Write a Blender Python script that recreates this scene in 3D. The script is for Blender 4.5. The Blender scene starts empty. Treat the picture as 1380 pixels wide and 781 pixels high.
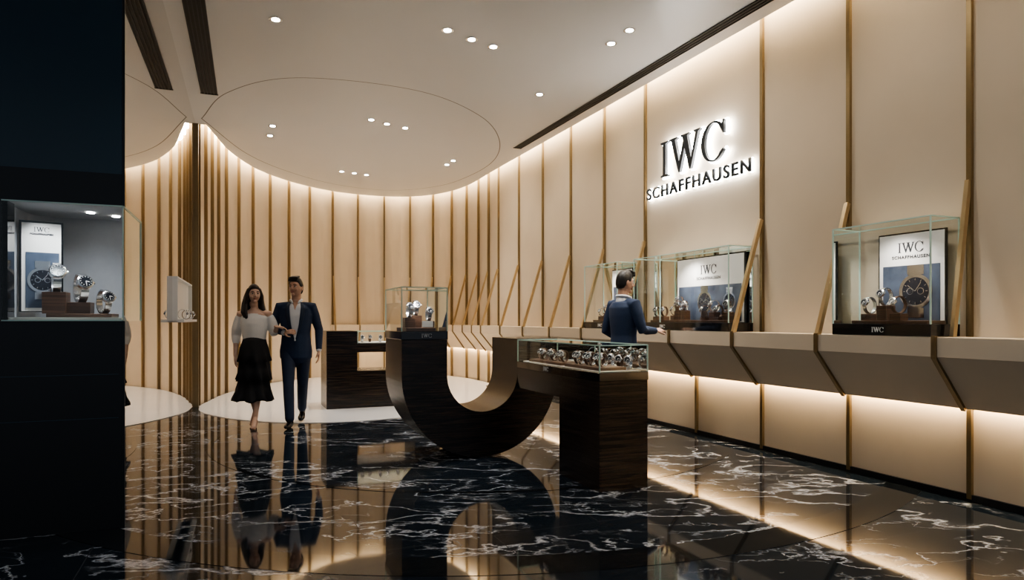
import bpy, bmesh, math, random
from mathutils import Vector, Matrix
from mathutils.bvhtree import BVHTree
random.seed(4)
C = bpy.context
SC = C.scene
COL = SC.collection

# ---------------------------------------------------------------- materials
def newmat(name):
    m = bpy.data.materials.new(name); m.use_nodes = True
    nt = m.node_tree; nt.nodes.clear()
    out = nt.nodes.new('ShaderNodeOutputMaterial')
    return m, nt, out
def P(nt, **kw):
    b = nt.nodes.new('ShaderNodeBsdfPrincipled')
    for k, v in kw.items():
        k = k.replace('_', ' ')
        if k in b.inputs:
            b.inputs[k].default_value = v if not isinstance(v, tuple) or len(v) == 4 else (*v, 1)
    return b
def simple(name, col, rough=.5, metal=0., noise=0., nscale=20., bump=0., spec=.5, coat=0.):
    m, nt, out = newmat(name)
    b = P(nt, Base_Color=col, Roughness=rough, Metallic=metal)
    b.inputs['Specular IOR Level'].default_value = spec
    b.inputs['Coat Weight'].default_value = coat
    b.inputs['Coat Roughness'].default_value = .05
    tc = nt.nodes.new('ShaderNodeTexCoord')
    n = nt.nodes.new('ShaderNodeTexNoise'); n.inputs['Scale'].default_value = nscale; n.inputs['Detail'].default_value = 4
    nt.links.new(tc.outputs['Object'], n.inputs['Vector'])
    if noise > 0:
        mx = nt.nodes.new('ShaderNodeMix'); mx.data_type = 'RGBA'
        mx.inputs[6].default_value = tuple(c*(1-noise) for c in col)+(1,)
        mx.inputs[7].default_value = tuple(min(1, c*(1+noise)) for c in col)+(1,)
        nt.links.new(n.outputs['Fac'], mx.inputs[0]); nt.links.new(mx.outputs[2], b.inputs['Base Color'])
    if bump > 0:
        bp = nt.nodes.new('ShaderNodeBump'); bp.inputs['Strength'].default_value = bump; bp.inputs['Distance'].default_value = .01
        nt.links.new(n.outputs['Fac'], bp.inputs['Height']); nt.links.new(bp.outputs['Normal'], b.inputs['Normal'])
    nt.links.new(b.outputs[0], out.inputs[0])
    return m
def emis(name, col, s):
    m, nt, out = newmat(name)
    e = nt.nodes.new('ShaderNodeEmission'); e.inputs[0].default_value = (*col, 1); e.inputs[1].default_value = s
    nt.links.new(e.outputs[0], out.inputs[0]); return m
def glassmat(name, tint=(.975, .99, .985), boost=1.0):
    m, nt, out = newmat(name)
    t = nt.nodes.new('ShaderNodeBsdfTransparent'); t.inputs[0].default_value = (*tint, 1)
    g = nt.nodes.new('ShaderNodeBsdfGlossy'); g.inputs['Roughness'].default_value = .01
    g.inputs[0].default_value = (.95, 1, .98, 1)
    f = nt.nodes.new('ShaderNodeFresnel'); f.inputs[0].default_value = 1.4
    mx = nt.nodes.new('ShaderNodeMixShader')
    nt.links.new(f.outputs[0], mx.inputs[0]); nt.links.new(t.outputs[0], mx.inputs[1]); nt.links.new(g.outputs[0], mx.inputs[2])
    nt.links.new(mx.outputs[0], out.inputs[0]); return m
def ramp(nt, stops):
    r = nt.nodes.new('ShaderNodeValToRGB'); el = r.color_ramp.elements
    el[0].position, el[0].color = stops[0][0], (*stops[0][1], 1)
    el[1].position, el[1].color = stops[-1][0], (*stops[-1][1], 1)
    for p, c in stops[1:-1]:
        e = el.new(p); e.color = (*c, 1)
    return r
def woodmat(name, c0, c1, rough=.25, scale=(1.5, 1.5, 45)):
    m, nt, out = newmat(name)
    b = P(nt, Roughness=rough)
    tc = nt.nodes.new('ShaderNodeTexCoord'); mp = nt.nodes.new('ShaderNodeMapping'); mp.inputs['Scale'].default_value = scale
    n = nt.nodes.new('ShaderNodeTexNoise'); n.inputs['Scale'].default_value = 1.5; n.inputs['Detail'].default_value = 6; n.inputs['Distortion'].default_value = .4
    nt.links.new(tc.outputs['Object'], mp.inputs[0]); nt.links.new(mp.outputs[0], n.inputs['Vector'])
    r = ramp(nt, [(.38, c0), (.72, c1)])
    nt.links.new(n.outputs['Fac'], r.inputs[0]); nt.links.new(r.outputs[0], b.inputs['Base Color'])
    nt.links.new(b.outputs[0], out.inputs[0]); return m
def marblemat(name):
    m, nt, out = newmat(name)
    b = P(nt, Roughness=.05); b.inputs['Specular IOR Level'].default_value = .55
    tc = nt.nodes.new('ShaderNodeTexCoord')
    L = nt.links
    def vein(scale, dist, width, seed, lo, hi):
        mp = nt.nodes.new('ShaderNodeMapping'); mp.inputs['Location'].default_value = (seed, seed*1.7, 0); mp.inputs['Rotation'].default_value = (0, 0, .5)
        mp.inputs['Scale'].default_value = (.7, 1.25, 1)
        L.new(tc.outputs['Object'], mp.inputs[0])
        n = nt.nodes.new('ShaderNodeTexNoise'); n.inputs['Scale'].default_value = scale; n.inputs['Detail'].default_value = 10
        n.inputs['Roughness'].default_value = .56; n.inputs['Distortion'].default_value = dist
        L.new(mp.outputs[0], n.inputs['Vector'])
        s = nt.nodes.new('ShaderNodeMath'); s.operation = 'SUBTRACT'; s.inputs[1].default_value = .5; L.new(n.outputs['Fac'], s.inputs[0])
        a = nt.nodes.new('ShaderNodeMath'); a.operation = 'ABSOLUTE'; L.new(s.outputs[0], a.inputs[0])
        r = ramp(nt, [(0, (1, 1, 1)), (width*.3, (.5, .5, .5)), (width, (0, 0, 0))]); L.new(a.outputs[0], r.inputs[0])
        k = nt.nodes.new('ShaderNodeTexNoise'); k.inputs['Scale'].default_value = scale*1.3; k.inputs['Detail'].default_value = 3
        L.new(mp.outputs[0], k.inputs['Vector'])
        r2 = ramp(nt, [(lo, (0, 0, 0)), (hi, (1, 1, 1))]); L.new(k.outputs['Fac'], r2.inputs[0])
        mu = nt.nodes.new('ShaderNodeMath'); mu.operation = 'MULTIPLY'; L.new(r.outputs[0], mu.inputs[0]); L.new(r2.outputs[0], mu.inputs[1])
        return mu
    v1 = vein(.85, .15, .013, 3.1, .40, .52); v2 = vein(2.1, .3, .010, 11.7, .44, .56); v3 = vein(1.3, .2, .009, 27.3, .42, .52)
    v2s = nt.nodes.new('ShaderNodeMath'); v2s.operation = 'MULTIPLY'; v2s.inputs[1].default_value = .4; L.new(v2.outputs[0], v2s.inputs[0])
    ad0 = nt.nodes.new('ShaderNodeMath'); ad0.operation = 'MAXIMUM'; L.new(v1.outputs[0], ad0.inputs[0]); L.new(v2s.outputs[0], ad0.inputs[1])
    ad = nt.nodes.new('ShaderNodeMath'); ad.operation = 'MAXIMUM'; L.new(ad0.outputs[0], ad.inputs[0]); L.new(v3.outputs[0], ad.inputs[1])
    mx = nt.nodes.new('ShaderNodeMix'); mx.data_type = 'RGBA'
    mx.inputs[6].default_value = (.009, .014, .020, 1); mx.inputs[7].default_value = (.46, .48, .52, 1)
    L.new(ad.outputs[0], mx.inputs[0])
    mp = nt.nodes.new('ShaderNodeMapping'); mp.inputs['Rotation'].default_value = (0, 0, -math.radians(22.8)); L.new(tc.outputs['Object'], mp.inputs[0])
    br = nt.nodes.new('ShaderNodeTexBrick'); br.inputs['Scale'].default_value = 1
    br.inputs['Brick Width'].default_value = 1.4; br.inputs['Row Height'].default_value = .9
    br.inputs['Mortar Size'].default_value = .003; br.inputs['Mortar Smooth'].default_value = 0
    L.new(mp.outputs[0], br.inputs['Vector'])
    m2 = nt.nodes.new('ShaderNodeMix'); m2.data_type = 'RGBA'
    m2.inputs[7].default_value = (.05, .05, .055, 1)
    L.new(br.outputs['Fac'], m2.inputs[0]); L.new(mx.outputs[2], m2.inputs[6]); L.new(m2.outputs[2], b.inputs['Base Color'])
    L.new(b.outputs[0], out.inputs[0]); return m

M = dict(
    wall=simple('beige_wall_fabric', (.61, .51, .385), .6, noise=.05, nscale=3, bump=.02),
    ceil=simple('ceiling_satin_paint', (.66, .665, .675), .35, noise=.03, nscale=1),
    groove=simple('shadow_gap', (.06, .055, .05), .8),
    groove2=simple('ceiling_joint', (.22, .21, .20), .8),
    brass=simple('brushed_brass', (.56, .44, .27), .35, metal=1., noise=.08, nscale=40),
    bronze=simple('dark_bronze', (.25, .185, .10), .4, metal=.8, noise=.08, nscale=30),
    marble=marblemat('black_marble'),
    inlay=simple('black_granite_inlay', (.008, .01, .012), .04, spec=.8),
    white=simple('white_stone_floor', (.80, .79, .78), .15, noise=.03, nscale=2),
    ebony=woodmat('ebony_veneer', (.006, .0045, .004), (.048, .031, .022)),
    black=simple('black_lacquer', (.006, .006, .007), .12, coat=.5),
    matblack=simple('black_laminate', (.005, .006, .008), .35, noise=.1),
    navy=simple('navy_glass_panel', (.006, .034, .058), .28, spec=.6),
    mirror=simple('mirror_panel', (.68, .66, .63), .012, metal=1.),
    glass=glassmat('display_glass'),
    gedge=simple('glass_edge', (.50, .68, .62), .15, spec=.8),
    cove=emis('cove_led', (1., .80, .55), 52),
    led=emis('shelf_led', (1., .78, .52), 38),
    down=emis('downlight_lens', (1., .95, .88), 40),
    halo=emis('sign_halo_led', (1., .98, .95), 26),
    sign=simple('sign_gunmetal', (.03, .035, .042), .35, metal=.3),
    print_w=simple('printed_white', (.78, .78, .77), .5),
    ink=simple('printed_ink', (.02, .022, .028), .5),
    poster=simple('poster_board', (.74, .72, .69), .5),
    photo=simple('printed_photo_blue', (.07, .09, .13), .35, noise=.85, nscale=7),
    steel=simple('polished_steel', (.72, .73, .75), .22, metal=1.),
    leather=simple('brown_leather', (.10, .05, .028), .5),
    dial=simple('watch_dial', (.02, .022, .03), .2),
    block=woodmat('walnut_block', (.07, .035, .02), (.16, .085, .05), .4),
    grey=simple('grey_fabric_lining', (.30, .31, .33), .8, noise=.06, nscale=30),
    cream=simple('cream_cushion', (.6, .57, .52), .7),
    suit=simple('navy_suit_cloth', (.012, .028, .072), .75, noise=.2, nscale=60),
    suit2=simple('navy_suit_lapel', (.007, .018, .048), .7),
    trouser=simple('navy_trouser_cloth', (.009, .021, .055), .75, noise=.2, nscale=60),
    shirt=simple('white_shirt_cotton', (.66, .67, .70), .7),
    skin=simple('skin', (.52, .32, .23), .5, noise=.05, nscale=12),
    skin2=simple('skin_light', (.62, .41, .31), .5, noise=.05, nscale=12),
    hair=simple('dark_hair', (.008, .006, .005), .45, noise=.4, nscale=70, bump=.3),
    hair2=simple('brown_black_hair', (.018, .010, .007), .45, noise=.4, nscale=70, bump=.3),
    eyew=simple('eye_white', (.7, .7, .68), .2),
    iris=simple('eye_iris', (.015, .008, .005), .1),
    lip=simple('lips', (.40, .16, .13), .4),
    shoe=simple('black_leather_shoe', (.01, .009, .009), .25),
    heel=simple('nude_court_shoe', (.42, .26, .19), .3),
    blouse=simple('white_blouse', (.78, .76, .74), .8, noise=.04, nscale=30),
    skirt=simple('black_skirt_cloth', (.010, .010, .013), .8, noise=.3, nscale=25),
)
# ---------------------------------------------------------------- helpers
def empty(name, loc=(0, 0, 0), rz=0.):
    e = bpy.data.objects.new(name, None); e.empty_display_size = .1
    e.location = loc; e.rotation_euler = (0, 0, rz); COL.objects.link(e); return e
def link(name, me, mats, parent=None, smooth=False):
    o = bpy.data.objects.new(name, me)
    if not isinstance(mats, (list, tuple)): mats = [mats]
    if len(me.materials) == 0:
        for m in mats: me.materials.append(m)
    if smooth:
        for p in me.polygons: p.use_smooth = True
    COL.objects.link(o)
    if parent: o.parent = parent
    return o
class MB:
    """mesh builder"""
    def __init__(s): s.v = []; s.f = []; s.mi = []; s.cur = 0
    def add(s, vs, fs):
        b = len(s.v); s.v += [tuple(v) for v in vs]; s.f += [tuple(i+b for i in f) for f in fs]; s.mi += [s.cur]*len(fs)
    def box(s, x0, x1, y0, y1, z0, z1):
        vs = [(x, y, z) for z in (z0, z1) for y in (y0, y1) for x in (x0, x1)]
        s.add(vs, [(0, 2, 3, 1), (4, 5, 7, 6), (0, 1, 5, 4), (2, 6, 7, 3), (0, 4, 6, 2), (1, 3, 7, 5)])
    def beam(s, p0, p1, side, hw, ht):
        p0, p1, side = Vector(p0), Vector(p1), Vector(side).normalized()
        t = (p1-p0).normalized(); u = t.cross(side).normalized()
        vs = [p+side*a*hw+u*b*ht for p in (p0, p1) for a, b in ((-1, -1), (1, -1), (1, 1), (-1, 1))]
        s.add(vs, [(3, 2, 1, 0), (4, 5, 6, 7), (0, 1, 5, 4), (1, 2, 6, 5), (2, 3, 7, 6), (3, 0, 4, 7)])
    def tube(s, pts, rads, seg=16, side=(1, 0, 0), wave=None):
        pts = [Vector(p) for p in pts]; rads = [(r, r) if not isinstance(r, tuple) else r for r in rads]
        n = len(pts); rings = []
        tans = []
        for i in range(n):
            a = pts[max(0, i-1)]; b = pts[min(n-1, i+1)]; tans.append((b-a).normalized())
        def ring(c, t, ra, rb):
            sd = Vector(side); sd = (sd-t*sd.dot(t))
            if sd.length < 1e-3: sd = Vector((0, 1, 0))-t*t.y
            sd.normalize(); o = t.cross(sd)
            return [c+sd*math.cos(2*math.pi*k/seg)*ra+o*math.sin(2*math.pi*k/seg)*rb for k in range(seg)]
        def cap(i, sgn):
            c, t, (ra, rb) = pts[i], tans[i]*sgn, rads[i]; m = min(ra, rb)
            return [(c+t*m*.85, .32), (c+t*m*.5, .75)] , (c+t*m)
        seq = []
        cs, pole0 = cap(0, -1)
        for c, k in cs: seq.append(ring(c, tans[0], rads[0][0]*k, rads[0][1]*k))
        for i in range(n): seq.append(ring(pts[i], tans[i], *rads[i]))
        ce, pole1 = cap(n-1, 1)
        for c, k in reversed(ce): seq.append(ring(c, tans[-1], rads[-1][0]*k, rads[-1][1]*k))
        vs = [v for r in seq for v in r]; N = len(seq); fs = []
        for i in range(N-1):
            for k in range(seg):
                a = i*seg+k; b = i*seg+(k+1) % seg
                fs.append((a, b, b+seg, a+seg))
        vs += [pole0, pole1]; p0 = len(vs)-2; p1 = len(vs)-1
        for k in range(seg):
            fs.append((p0, (k+1) % seg, k)); fs.append((p1, (N-1)*seg+k, (N-1)*seg+(k+1) % seg))
        s.add(vs, fs)
    def ball(s, c, r, seg=16, rings=10, fn=None):
        c = Vector(c); r = (r, r, r) if not isinstance(r, tuple) else r
        vs = []; fs = []
        for i in range(rings+1):
            th = math.pi*i/rings
            for k in range(seg):
                ph = 2*math.pi*k/seg
                d = Vector((math.sin(th)*math.cos(ph), math.sin(th)*math.sin(ph), math.cos(th)))
                vs.append(c+(fn(d) if fn else Vector((d.x*r[0], d.y*r[1], d.z*r[2]))))
        for i in range(rings):
            for k in range(seg):
                a = i*seg+k; b = i*seg+(k+1) % seg
                fs.append((a, a+seg, b+seg, b))
        s.add(vs, fs)
    def cyl(s, c, axis, r, h, seg=24, r2=None):
        c = Vector(c); ax = Vector(axis).normalized(); r2 = r if r2 is None else r2
        sd = ax.orthogonal().normalized(); o = ax.cross(sd)
        vs = [c+(sd*math.cos(2*math.pi*k/seg)+o*math.sin(2*math.pi*k/seg))*(r if j == 0 else r2)+ax*h*j for j in (0, 1) for k in range(seg)]
        fs = [(k, (k+1) % seg, (k+1) % seg+seg, k+seg) for k in range(seg)]
        fs += [tuple(range(seg-1, -1, -1)), tuple(range(seg, 2*seg))]
        s.add(vs, fs)
    def mesh(s, name):
        me = bpy.data.meshes.new(name); me.from_pydata(s.v, [], s.f); me.update()
        return me
    def obj(s, name, mats, parent=None, smooth=False, weld=False, bevel=0):
        me = s.mesh(name)
        if not isinstance(mats, (list, tuple)): mats = [mats]
        for m in mats: me.materials.append(m)
        for i, p in enumerate(me.polygons): p.material_index = s.mi[i]; p.use_smooth = smooth
        bm = bmesh.new(); bm.from_mesh(me)
        if weld: bmesh.ops.remove_doubles(bm, verts=bm.verts, dist=1e-5)
        bmesh.ops.recalc_face_normals(bm, faces=bm.faces); bm.to_mesh(me); bm.free()
        o = link(name, me, mats, parent)
        if bevel:
            b = o.modifiers.new('bevel', 'BEVEL'); b.width = bevel; b.segments = 2; b.limit_method = 'ANGLE'
        return o
def remeshed(mb, name, mat, parent, vox=.008, smooth=2):
    me = mb.mesh(name+'_src')
    bm = bmesh.new(); bm.from_mesh(me); bmesh.ops.remove_doubles(bm, verts=bm.verts, dist=1e-5)
    bmesh.ops.recalc_face_normals(bm, faces=bm.faces); bm.to_mesh(me); bm.free()
    t = bpy.data.objects.new('tmp', me); COL.objects.link(t)
    r = t.modifiers.new('r', 'REMESH'); r.mode = 'VOXEL'; r.voxel_size = vox
    if smooth:
        sm = t.modifiers.new('s', 'SMOOTH'); sm.iterations = smooth; sm.factor = .5
    dg = C.evaluated_depsgraph_get(); dg.update()
    new = bpy.data.meshes.new_from_object(t.evaluated_get(dg)); new.name = name
    bpy.data.objects.remove(t)
    new.materials.clear(); new.materials.append(mat)
    return link(name, new, mat, parent, smooth=True)

# ---------------------------------------------------------------- layout constants
HA = math.radians(22.83)                 # hall axis rotation
VX = Vector((math.cos(HA), math.sin(HA)))       # across the hall, to the right
AX = Vector((-math.sin(HA), math.cos(HA)))      # down the hall
P0 = Vector((1.70, 8.03)); D = -AX              # right wall
CZ = 4.03
def wallpt(t, w=0.): return P0+D*t-VX*w
def catmull(pts, n=10):
    out = []
    P_ = [Vector(p) for p in pts]
    P_ = [P_[0]*2-P_[1]]+P_+[P_[-1]*2-P_[-2]]
    for i in range(1, len(P_)-2):
        a, b, c, d = P_[i-1:i+3]
        for k in range(n):
            t = k/n
            out.append(.5*((2*b)+(c-a)*t+(2*a-5*b+4*c-d)*t*t+(3*b-a-3*c+d)*t**3))
    out.append(P_[-2]); return out
curve = catmull([wallpt(-4), wallpt(-5), (-.69, 13.75), (-1.13, 14.50), (-1.70, 15.05), (-2.42, 15.32), (-3.20, 15.17), (-3.88, 14.74), (-4.38, 14.08), (-4.71, 13.26), (-4.88, 12.29), (-4.83, 11.1), (-4.64, 10.1), (-4.52, 9.52)], 12)[12:]
T0 = 8.6
path = [wallpt(T0-i*.4) for i in range(int((T0+5)/.4)+1)]
path = [p for p in path if (p-wallpt(-5)).length > .1]+curve
cum = [0]
for i in range(1, len(path)): cum.append(cum[-1]+(path[i]-path[i-1]).length)
LT = cum[-1]
def at(L):
    L = max(0, min(LT, L))
    for i in range(1, len(path)):
        if cum[i] >= L:
            f = (L-cum[i-1])/(cum[i]-cum[i-1]); p = path[i-1].lerp(path[i], f)
            t = (path[min(i+1, len(path)-1)]-path[max(0, i-2)]).normalized()
            return p, Vector((-t.y, t.x))
    return path[-1], Vector((1, 0))
def sweep(mb, prof, L0, L1, step=.2, ws=lambda L: 1.):
    n = int((L1-L0)/step)+1; k = len(prof); vs = []; fs = []
    for i in range(n+1):
        L = L0+(L1-L0)*i/n; p, nn = at(L)
        for w, z in prof:
            q = p+nn*w*(ws(L) if w > 0 else 1); vs.append((q.x, q.y, z))
    for i in range(n):
        for j in range(k):
            a = i*k+j; b = i*k+(j+1) % k; fs.append((a, b, b+k, a+k))
    fs.append(tuple(range(k))); fs.append(tuple(n*k+j for j in reversed(range(k))))
    mb.add(vs, fs)
# ---------------------------------------------------------------- room shell
w = MB(); sweep(w, [(0, 0), (0, 4.32), (-.12, 4.32), (-.12, 0)], 0, LT); w.obj('wall_right', M['wall'])
wsc = lambda L: 1 if L < 15 else max(.35, 1-(L-15)*.16)
LE = 19.0
w = MB(); sweep(w, [(0, 1.13), (.37, 1.13), (.37, 1.00), (.07, .64), (.07, .70), (0, .70)], 0, LE, ws=wsc); w.obj('trim_display_ledge', M['wall'])
w = MB(); sweep(w, [(0.002, .695), (.002, .675), (.062, .675), (.062, .695)], 0, LE); w.obj('trim_ledge_led_strip', M['led'])
w = MB(); sweep(w, [(0.0, 0.003), (.0, .05), (.02, .05), (.02, 0.003)], 0, 13.4); w.obj('baseboard_right', M['matblack'])
w = MB(); sweep(w, [(.015, 4.22), (.015, 4.20), (.10, 4.20), (.10, 4.22)], 0, LT-.1); w.obj('trim_cove_led_strip', M['cove'])
# battens
w = MB(); br = MB()
sideD = Vector((D.x, D.y, 0))
def b3(p, z): return (p.x, p.y, z)
for k in range(-6, 8):
    t = .824+.972*k
    f = lambda ww: wallpt(t, ww)
    if k != 0:
        w.beam(b3(f(.012), 1.13), b3(f(.012), 4.2), sideD, .017, .016)
    w.beam(b3(f(.012), .02), b3(f(.012), .70), sideD, .016, .014)
    w.beam(b3(f(.376), .99), b3(f(.376), 1.14), sideD, .016, .010)
    w.beam(b3(f(.376), .995), b3(f(.075), .63), sideD, .016, .010)
    if k != 0:
        br.beam(b3(f(.03), 2.2), b3(f(.36 if k != 3 else .19), 1.12), sideD, .017 if k != 3 else .014, .018)
L = T0+5+.55
while L < LT-.02:
    p, nn = at(L); tt = Vector((-nn.y, nn.x, 0)); sc = wsc(L)
    q = p+nn*.022
    w.beam(b3(q, .0), b3(q, 4.2), tt, .017, .024)
    if L < LE:
        a = p+nn*.04; c = p+nn*(.37*sc+.0); br.beam(b3(a, 2.2), b3(c, 1.12), tt, .014, .016)
        c2 = p+nn*(.376*sc); e = p+nn*.08
        w.beam(b3(c2, .99), b3(c2, 1.14), tt, .016, .01); w.beam(b3(c2, .995), b3(e, .63), tt, .016, .01)
    L += .60 if L < LT-2.2 else .42
w.obj('trim_wall_battens', M['bronze']); br.obj('trim_ledge_braces', M['brass'])

# mirror + left facade frame
MA = math.radians(21.6); K = Vector((-2.34, 4.01)); mX = Vector((math.cos(MA), math.sin(MA))); mY = Vector((-math.sin(MA), math.cos(MA)))
ML = 5.92
mroot = empty('wall_left_mirror', (K.x, K.y, 0), MA)
w = MB(); w.box(0, .012, .01, ML, 0, 1.24); w.box(0, .012, .01, ML, 1.93, CZ); w.box(0, .012, .70, ML, 1.24, 1.93)
w.obj('mirror_panel', M['mirror'], mroot)
w = MB(); w.box(-.1, -.001, .72, ML, 0, CZ+.3); w.obj('backing', M['matblack'], mroot)
w = MB(); w.box(0, .013, -.002, .01, 0, 1.24); w.box(0, .013, -.002, .01, 1.93, CZ); w.obj('front_edge_trim', M['matblack'], mroot)
w = MB()
w.box(.012, .05, ML-.05, ML+.02, 0, CZ); w.obj('end_trim', M['bronze'], mroot)

# ceiling
cp = []
n = 90
for i in range(n+1):
    p, nn = at(LT*i/n); cp.append(p+nn*.15)
mir = lambda s, o=0.: Vector((-4.52, 9.52))+(-mY)*s+mX*o
cp = [q for q in cp if (q-mir(0)).dot(mX) > -.02] 
cp += [mir(.0), mir(ML), mir(ML)-mX*3, mir(ML+6)-mX*3]
def slab(name, pts, z0, z1, mat):
    n = len(pts); vs = [(p[0], p[1], z) for z in (z0, z1) for p in pts]
    fs = [tuple(range(n)), tuple(range(2*n-1, n-1, -1))]+[(i, (i+1) % n, (i+1) % n+n, i+n) for i in range(n)]
    m = MB(); m.add(vs, fs); return m.obj(name, mat)
slab('ceiling', cp, CZ, CZ+.06, M['ceil'])
slab('ceiling_upper_slab', [(-7, -3), (8, -3), (8, 17), (-7, 17)], 4.33, 4.40, M['ceil'])
slab('floor', [(-8, -3), (8, -3), (8, 17), (-8, 17)], -.1, 0, M['marble'])
front = catmull([(-4.50, 9.60), (-4.15, 8.95), (-3.4, 8.3), (-2.6, 8.05), (-1.8, 8.22), (-1.05, 8.85), (-.58, 9.8), (-.35, 11.0), (-.5, 12.6)], 8)
back = []
for i in range(50):
    L = 13.8+(LT-.15-13.8)*i/49; p, nn = at(L); back.append(p+nn*.03)
slab('floor_white_stone', front+back, 0.001, .006, M['white'])
w = MB()
def arcband(c, r0, r1, a0, a1, z, n=80):
    vs = []; 
    for i in range(n+1):
        a = math.radians(a0+(a1-a0)*i/n)
        for r in (r0, r1): vs.append((c[0]+r*math.cos(a), c[1]+r*math.sin(a), z))
    w.add(vs, [(2*i, 2*i+1, 2*i+3, 2*i+2) for i in range(n)])
arcband((-.4, 7.6), 4.1, 4.35, 200, 330, .002); arcband((-.4, 7.6), 2.75, 2.80, 190, 330, .002)
w.obj('floor_inlay_bands', M['inlay'])
# ceiling groove
g = catmull([(-4.3, 9.25), (-3.5, 8.2), (-2.48, 7.69), (-1.17, 8.11), (-.45, 9.1), (-.2, 10.3), (-.3, 11.6), (-.75, 12.8), (-1.5, 13.9), (-2.6, 14.4), (-3.6, 13.8), (-4.2, 12.6), (-4.45, 11.2), (-4.3, 9.25)], 12)
w = MB(); vs = []; fs = []
for i, p in enumerate(g):
    t = (g[min(i+1, len(g)-1)]-g[max(i-1, 0)]).normalized(); nn = Vector((-t.y, t.x))
    for o in (-.007, .007): vs.append((p.x+nn.x*o, p.y+nn.y*o, CZ-.001))
fs = [(2*i, 2*i+1, 2*i+3, 2*i+2) for i in range(len(g)-1)]; w.add(vs, fs); w.obj('ceiling_groove', M['groove2'])
# vents
def vent(name, c, ln, wd, rz):
    e = empty(name, (c[0], c[1], CZ), rz)
    m = MB(); m.box(-wd/2, wd/2, -ln/2, ln/2, -.004, -.001); m.obj('slot', M['groove'], e)
    m = MB(); k = max(2, int(wd/.035))
    for i in range(k+1):
        x = -wd/2+wd*i/k; m.box(x-.004, x+.004, -ln/2, ln/2, -.012, -.002)
    m.box(-wd/2-.01, wd/2+.01, -ln/2-.015, -ln/2, -.012, -.001); m.box(-wd/2-.01, wd/2+.01, ln/2, ln/2+.015, -.012, -.001)
    m.obj('louvres', M['matblack'], e)
c = (wallpt(-3.2, .40)+wallpt(8, .40))/2
vent('ceiling_air_vent', c, 11.2, .12, HA)
vent('ceiling_air_vent', mir(3.2, .26), 3.4, .18, MA)

# downlights: world positions of the fixtures on the ceiling (x, y)
dpos = [(-2.19, 6.19), (-.62, 6.42), (-.40, 6.63), (-.19, 6.81), (1.13, 6.42), (1.00, 6.73), (.34, 8.25), (-1.96, 9.3), (-1.78, 9.5), (-1.55, 9.7), (-3.44, 9.6), (-3.66, 10.1), (-3.2, 12.55), (-3.0, 12.7), (-2.8, 12.85), (-1.17, 12.0), (-1.03, 11.7)]
dpos += [(0.2, 3.2), (.9, 3.6), (2.4, 3.0), (2.0, 4.2), (-1.2, 3.6)]  # extra downlights out of view, added as fill light
ro = MB()
for x, y in dpos:
    ro.cur = 0
    ro.cyl((x, y, CZ-.006), (0, 0, 1), .060, .005, 24)
    ro.cur = 1
    ro.cyl((x, y, CZ-.009), (0, 0, 1), .036, .003, 20)
rd = ro.obj('recessed_downlights', [M['steel'], M['down']])
def spot(name, loc, target, power, size=60, blend=.8, col=(1, .86, .68), rad=.04, parent=None):
    l = bpy.data.lights.new(name, 'SPOT'); l.energy = power; l.spot_size = math.radians(size); l.spot_blend = blend
    l.color = col; l.shadow_soft_size = rad
    o = bpy.data.objects.new(name, l); COL.objects.link(o); o.location = loc
    d = Vector(target)-Vector(loc); o.rotation_euler = d.to_track_quat('-Z', 'Y').to_euler()
    if parent: o.parent = parent
    return o
# ---------------------------------------------------------------- lettering
def serif_mesh(depth):
    I = [(0, 0), (.34, 0), (.34, .045), (.235, .065), (.235, .935), (.34, .955), (.34, 1), (0, 1), (0, .955), (.105, .935), (.105, .065), (0, .045)]
    W = [(0, 1), (.36, 1), (.36, .955), (.275, .935), (.46, .30), (.64, .83), (.60, .935), (.53, .955), (.53, 1), (.89, 1), (.89, .955), (.81, .935), (.98, .30), (1.17, .935), (1.09, .955), (1.09, 1), (1.36, 1), (1.36, .955), (1.28, .935), (.97, 0), (.90, 0), (.70, .62), (.49, 0), (.42, 0), (.10, .935), (0, .955)]
    Cc = [(.5+.48*math.cos(math.radians(a)), .5+.52*math.sin(math.radians(a))) for a in range(48, 313, 8)]
    Cc += [(.90, .20), (.87, .26)]
    Cc += [(.5+.34*math.cos(math.radians(a)), .5+.475*math.sin(math.radians(a))) for a in range(318, 41, -8)]
    Cc += [(.86, .64), (.90, .64), (.90, .98), (.865, .98), (.845, .92)]
    return [I, [(x+.40, y) for x, y in W], [(x+1.78, y) for x, y in Cc]], 2.70
def poly_curve(polys, scale, extrude, offset):
    cu = bpy.data.curves.new('letters', 'CURVE'); cu.dimensions = '2D'; cu.fill_mode = 'BOTH'
    for pl in polys:
        s = cu.splines.new('POLY'); s.points.add(len(pl)-1); s.use_cyclic_u = True
        for i, (x, y) in enumerate(pl): s.points[i].co = (x*scale, y*scale, 0, 1)
    cu.extrude = extrude; cu.offset = offset; return cu
def to_mesh(data, name):
    t = bpy.data.objects.new('tmp', data); COL.objects.link(t)
    dg = C.evaluated_depsgraph_get(); dg.update()
    me = bpy.data.meshes.new_from_object(t.evaluated_get(dg)); me.name = name
    bpy.data.objects.remove(t); me.materials.clear(); return me
polys, PW = serif_mesh(0)
def big_letters(name, h, ext, off, mat, parent, loc, rot):
    me = to_mesh(poly_curve([[(x-PW/2, y) for x, y in p] for p in polys], h, ext, off), name)
    o = link(name, me, mat, parent); o.location = loc; o.rotation_euler = rot; return o
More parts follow.
